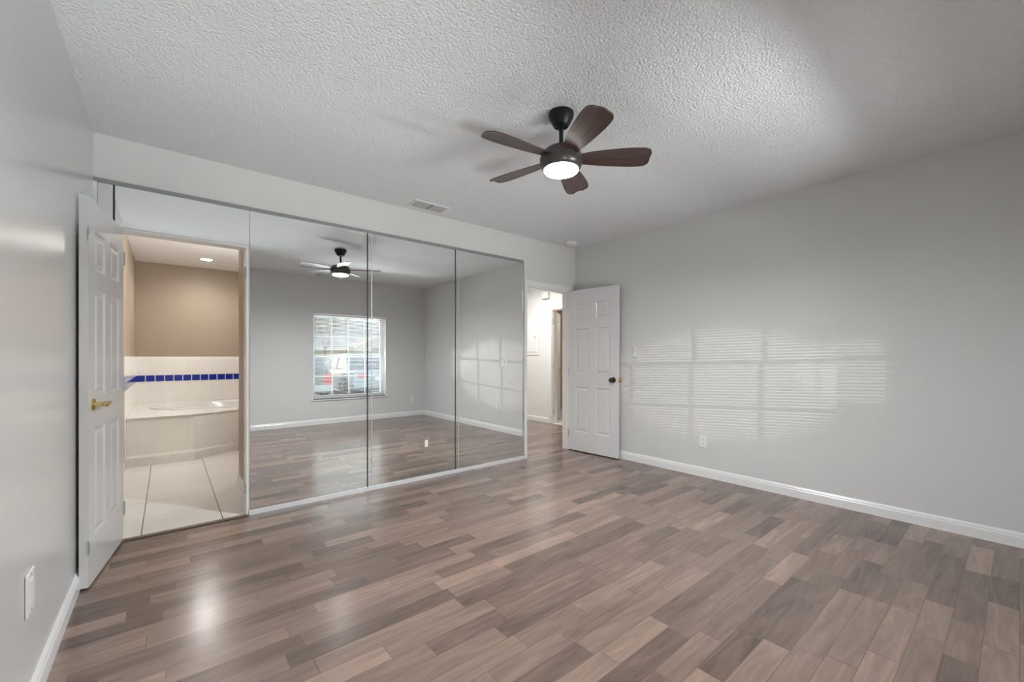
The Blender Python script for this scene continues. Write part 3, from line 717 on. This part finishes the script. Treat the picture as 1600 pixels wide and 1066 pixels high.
# house across the street
hy = -25.4; GG = GZ - .02
ho = thing('neighbour_house', 'cream stucco house with grey hip roof across the street', 'house', (12, hy, GG))
def hrel(x, y, z): return (x - 12, y - hy, z - GG)
obj('house_wall', box(-4.6, 8, -8.2, 0, 0, 2.0), 'stucco', ho)
bm = bmesh.new(); ev = 1.92
e = [bm.verts.new(hrel(*p)) for p in ((6.9, hy + .45, ev), (20.5, hy + .45, ev), (20.5, hy - 8.7, ev), (6.9, hy - 8.7, ev), (11.2, hy - 4.1, 4.35), (16.2, hy - 4.1, 4.35))]
for f in ((0, 1, 5, 4), (1, 2, 5), (2, 3, 4, 5), (3, 0, 4), (0, 3, 2, 1)): bm.faces.new([e[i] for i in f])
obj('main_roof', bm, 'shingle', ho)
obj('fascia', box(-5.15, 8.55, .40, .48, ev - .16 - GG, ev + .02 - GG), 'fascia', ho)
gx0, gx1, gxp, gz0, gzp = 10.45, 14.0, 12.2, 1.88, 2.78
bm = bmesh.new()
a = [bm.verts.new(hrel(x, hy + 1.6, z)) for x, z in ((gx0 + .2, GG), (gx1 - .2, GG), (gx1 - .2, gz0), (gxp, gzp - .05), (gx0 + .2, gz0))]
b = [bm.verts.new(hrel(x, hy - 1.0, z)) for x, z in ((gx0 + .2, GG), (gx1 - .2, GG), (gx1 - .2, gz0), (gxp, gzp - .05), (gx0 + .2, gz0))]
bm.faces.new(a); bm.faces.new(list(reversed(b)))
for k in range(5): bm.faces.new((a[k], b[k], b[(k + 1) % 5], a[(k + 1) % 5]))
obj('gable_wall', bm, 'stucco', ho)
bm = bmesh.new()
for xa, xb in ((gx0, gxp), (gx1, gxp)):
    q = [(xa, hy + 1.9, gz0), (xb, hy + 1.9, gzp), (xb, hy - 2.4, gzp), (xa, hy - 2.4, gz0)]
    lo_ = [bm.verts.new(hrel(*p)) for p in q]; up = [bm.verts.new(hrel(p[0], p[1], p[2] + .07)) for p in q]
    bm.faces.new(lo_); bm.faces.new(list(reversed(up)))
    for k in range(4): bm.faces.new((lo_[k], up[k], up[(k + 1) % 4], lo_[(k + 1) % 4]))
obj('gable_roof', bm, 'shingle', ho)
bm = bmesh.new()
for xa, xb in ((gx0, gxp), (gx1, gxp)):
    q = [(xa, gz0 - .11), (xb, gzp - .11), (xb, gzp + .06), (xa, gz0 + .06)]
    f0 = [bm.verts.new(hrel(x, hy + 1.95, z)) for x, z in q]; f1 = [bm.verts.new(hrel(x, hy + 1.88, z)) for x, z in q]
    bm.faces.new(f0); bm.faces.new(list(reversed(f1)))
    for k in range(4): bm.faces.new((f0[k], f1[k], f1[(k + 1) % 4], f0[(k + 1) % 4]))
obj('gable_fascia', bm, 'fascia', ho)
arc = [(.42 * math.cos(PI * k / 14), .42 * math.sin(PI * k / 14)) for k in range(15)]
bm = prism([(x, z) for x, z in arc], 0, .06, mx=Matrix.Translation(hrel(12.2, hy + 1.66, 1.62)) @ rot_x(PI / 2))
aw = obj('arched_window', bm, 'vinyl', ho)
obj('arched_pane', prism([(x * .82, z * .82 + .02) for x, z in arc], 0, .03, mx=Matrix.Translation(hrel(12.2, hy + 1.68, 1.62)) @ rot_x(PI / 2)), 'carglass', aw)
gd = obj('garage_door', box(-1.3, 1.7, 1.58, 1.64, 0, 1.62), 'white', ho)

# trees
def tree(x, y, h, seed, label, leaf, nleaf, lsz, spread, group=None):
    rnd = random.Random(seed)
    t = thing('tree', label, 'tree', (x, y, GG), group=group)
    bm = bmesh.new(); tips = []
    def grow(p, d, L, r, lev):
        q = p + d * L
        add_tube(bm, [p, (p + q) / 2 + Vector((rnd.uniform(-.04, .04), rnd.uniform(-.04, .04), 0)) * L, q], r, 7, [r, r * .8, r * .62])
        if lev == 0: tips.append(q); return
        if lev < 3: tips.append(q)
        for _ in range(4 if lev > 2 else 3):
            nd = (d + Vector((rnd.uniform(-1, 1), rnd.uniform(-1, 1), rnd.uniform(-.15, .6))) * spread).normalized()
            grow(q, nd, L * rnd.uniform(.62, .82), r * .6, lev - 1)
    grow(Vector((0, 0, -.1)), Vector((0, 0, 1)), h * .3, h * .022, 4)
    obj('trunk', bm, 'bark', t, smooth=True)
    bm = bmesh.new()
    for _ in range(nleaf):
        c = rnd.choice(tips) + Vector([rnd.gauss(0, .09 * h) for _ in range(3)]) * .6
        u = Vector([rnd.gauss(0, 1) for _ in range(3)]).normalized(); v_ = u.cross(Vector([rnd.gauss(0, 1) for _ in range(3)])).normalized()
        s = lsz * rnd.uniform(.6, 1.3)
        bm.faces.new([bm.verts.new(c + u * s * a + v_ * s * .55 * b) for a, b in ((-1, 0), (0, -1), (1, 0), (0, 1))])
    tag(obj('foliage', bm, leaf, t), 'loose leaves of the crown', kind='stuff')
tree(8.6, -20.8 - 3, 6.0, 3, 'yellow green tree rising left of the roof across the street', 'leaf_y', 1500, .09, .75)
tree(12.2, -38, 7.5, 4, 'yellow green tree behind the ridge of the house roof', 'leaf_y', 2600, .14, .75)
tree(12.6, -21.2, 4.6, 9, 'bare brown tree with russet leaves before the gable', 'leaf_b', 420, .06, .7)
tree(19.5, -37, 7.6, 12, 'russet tree behind the right end of the house roof', 'leaf_b', 2200, .14, .75)
tree(5.2, -39, 8.0, 15, 'tall yellow green tree behind the left end of the house', 'leaf_y', 2000, .14, .75)

# cars : local x = across, y = forward (rear at y=0 facing -y... rear face at y=0), z up
def car(label, loc, rotz, paint, Lc=4.5, wc=1.82, hc=1.45, suv=True):
    t = thing('car', label, 'car', loc, rotz)
    hwid = wc / 2; belt = hc * .62; bmz = .24
    if suv: side = [(.02, .42), (0, .62), (.05, belt), (.22, belt + .02)]
    # lower body stations: (y, halfwidth, z_bottom, z_top)
    st = [(0, .80, .36, belt - .12), (.06, .90, .28, belt - .02), (.25, .97, .24, belt), (.9, 1.0, .22, belt + .01), (2.2, 1.0, .22, belt), (Lc - 1.35, 1.0, .22, belt - .02), (Lc - .9, .99, .22, belt - .08), (Lc - .3, .94, .24, belt - .17), (Lc - .05, .86, .28, belt - .28), (Lc, .76, .34, belt - .36)]
    bm = bmesh.new(); rings = []
    for y, wf, z0, z1 in st:
        w_ = hwid * wf; zm = (z0 + z1) / 2
        pr = [(-w_ * .93, z0), (-w_, z0 + .10), (-w_, zm), (-w_ * .985, z1 - .09), (-w_ * .90, z1), (0, z1 + .015), (w_ * .90, z1), (w_ * .985, z1 - .09), (w_, zm), (w_, z0 + .10), (w_ * .93, z0)]
        rings.append([bm.verts.new((x, y, z)) for x, z in pr])
    for a, b in zip(rings, rings[1:]):
        for k in range(len(a)): bm.faces.new((a[k], b[k], b[(k + 1) % len(a)], a[(k + 1) % len(a)]))
    bm.faces.new(rings[0]); bm.faces.new(list(reversed(rings[-1])))
    obj('body_shell', bm, paint, t, bevel=.02)
    # cabin: belt outline -> roof outline
    def cabin(sy0, sy1, ry0, ry1, wb, wr, z0, z1, inset=0):
        bm = bmesh.new()
        lo_ = [bm.verts.new(p) for p in ((-wb, sy0, z0), (wb, sy0, z0), (wb, sy1, z0), (-wb, sy1, z0))]
        up = [bm.verts.new(p) for p in ((-wr, ry0, z1), (wr, ry0, z1), (wr, ry1, z1), (-wr, ry1, z1))]
        bm.faces.new(lo_); bm.faces.new(up)
        for k in range(4): bm.faces.new((lo_[k], lo_[(k + 1) % 4], up[(k + 1) % 4], up[k]))
        return bm
    sy0, sy1, ry0, ry1 = (.10, Lc - 1.25, .42, Lc - 2.1) if suv else (.55, Lc - 1.3, 1.15, Lc - 2.15)
    obj('cabin_glass', cabin(sy0 + .02, sy1, ry0 + .02, ry1, hwid * .90, hwid * .76, belt - .01, hc - .04), 'carglass', t, bevel=.05)
    rf = obj('roof', cabin(ry0 - .05, ry1 + .06, ry0 + .06, ry1 - .15, hwid * .775, hwid * .68, hc - .07, hc), paint, t, bevel=.03)
    # pillars
    for sx in (-1, 1):
        for (ya, yb) in ((sy0, ry0), (Lc * .40, Lc * .405), (Lc * .60, Lc * .585) if not suv else (Lc * .20, Lc * .215), (sy1, ry1)):
            bm = bmesh.new(); add_tube(bm, [(sx * hwid * .905, ya, belt - .02), (sx * hwid * .77, yb, hc - .04)], .032, 8); obj('pillar', bm, paint, t, smooth=True)
    for sx in (-1, 1):
        for y in (.78, Lc - .82):
            wh_ = obj('wheel', lathe([(.20, -.10), (.30, -.10), (.325, -.085), (.33, -.05), (.33, .05), (.325, .085), (.30, .10), (.20, .10)], 32, Matrix.Translation((sx * (hwid - .085), y, .33)) @ Matrix.Rotation(PI / 2, 4, 'Y')), 'tyre', t, smooth=True)
            bm = bmesh.new(); mx = Matrix.Translation((sx * (hwid - .085), y, .33)) @ Matrix.Rotation(PI / 2, 4, 'Y')
            add_lathe(bm, [(.205, -.098), (.205, .098)], 28, mx)
            for q in range(5):
                add_box(bm, .03, .195, -.02, .02, .098, .108, mx=mx @ Matrix.Rotation(q * 2 * PI / 5, 4, 'Z')); add_box(bm, .03, .195, -.02, .02, -.108, -.098, mx=mx @ Matrix.Rotation(q * 2 * PI / 5, 4, 'Z'))
            obj('rim', bm, 'rim', wh_)
            bm = bmesh.new(); pts = [(sx * (hwid + .002), y + .40 * math.cos(a_), .33 + .40 * math.sin(a_)) for a_ in [PI * k / 14 for k in range(15)]]
            add_tube(bm, pts, .022, 6); obj('wheel_arch', bm, 'tyre', t)
        obj('tail_light', box(sx * hwid * .58 - .16, sx * hwid * .58 + .16 if True else 0, -.015, .06, belt - .24, belt - .10) if not suv else box(*sorted((sx * hwid * .70, sx * hwid * .965)), -.012, .12, belt - .42, belt - .04), 'redlens', t, bevel=.02)
        obj('side_mirror', box(*sorted((sx * (hwid - .02), sx * (hwid + .14))), Lc - 1.62, Lc - 1.52, belt + .02, belt + .14), paint, t, bevel=.03)
        obj('head_light', box(*sorted((sx * hwid * .52, sx * hwid * .84)), Lc - .12, Lc - .005, belt - .36, belt - .24), 'rim', t, bevel=.02)
    obj('rear_bumper', box(-hwid * .93, hwid * .93, -.06, .10, .30, .50), 'bumper' if suv else paint, t, bevel=.03)
    obj('number_plate', box(-.16, .16, -.075, -.058, .55, .68), 'plastic', t)
    return t
# rear ends face the bedroom: local +y points away (-Y), so turn by 180 degrees
car('charcoal car with tall red tail light, leftmost outside the window', (2.88, -5.45, GZ), PI, 'carred', 4.6, 1.80, 1.36)
car('pale silver car parked in the middle outside the window', (5.32, -5.9, GZ), PI, 'carwhite', 4.5, 1.80, 1.42, suv=False)
car('dark blue car parked furthest from the window', (8.4, -9.6, GZ), PI + .5, 'cardark', 4.6, 1.86, 1.5)
S.cycles.max_bounces = 14; S.cycles.diffuse_bounces = 7; S.cycles.glossy_bounces = 8; S.cycles.transparent_max_bounces = 12
S.cycles.use_denoising = True
S.cycles.sample_clamp_indirect = 8
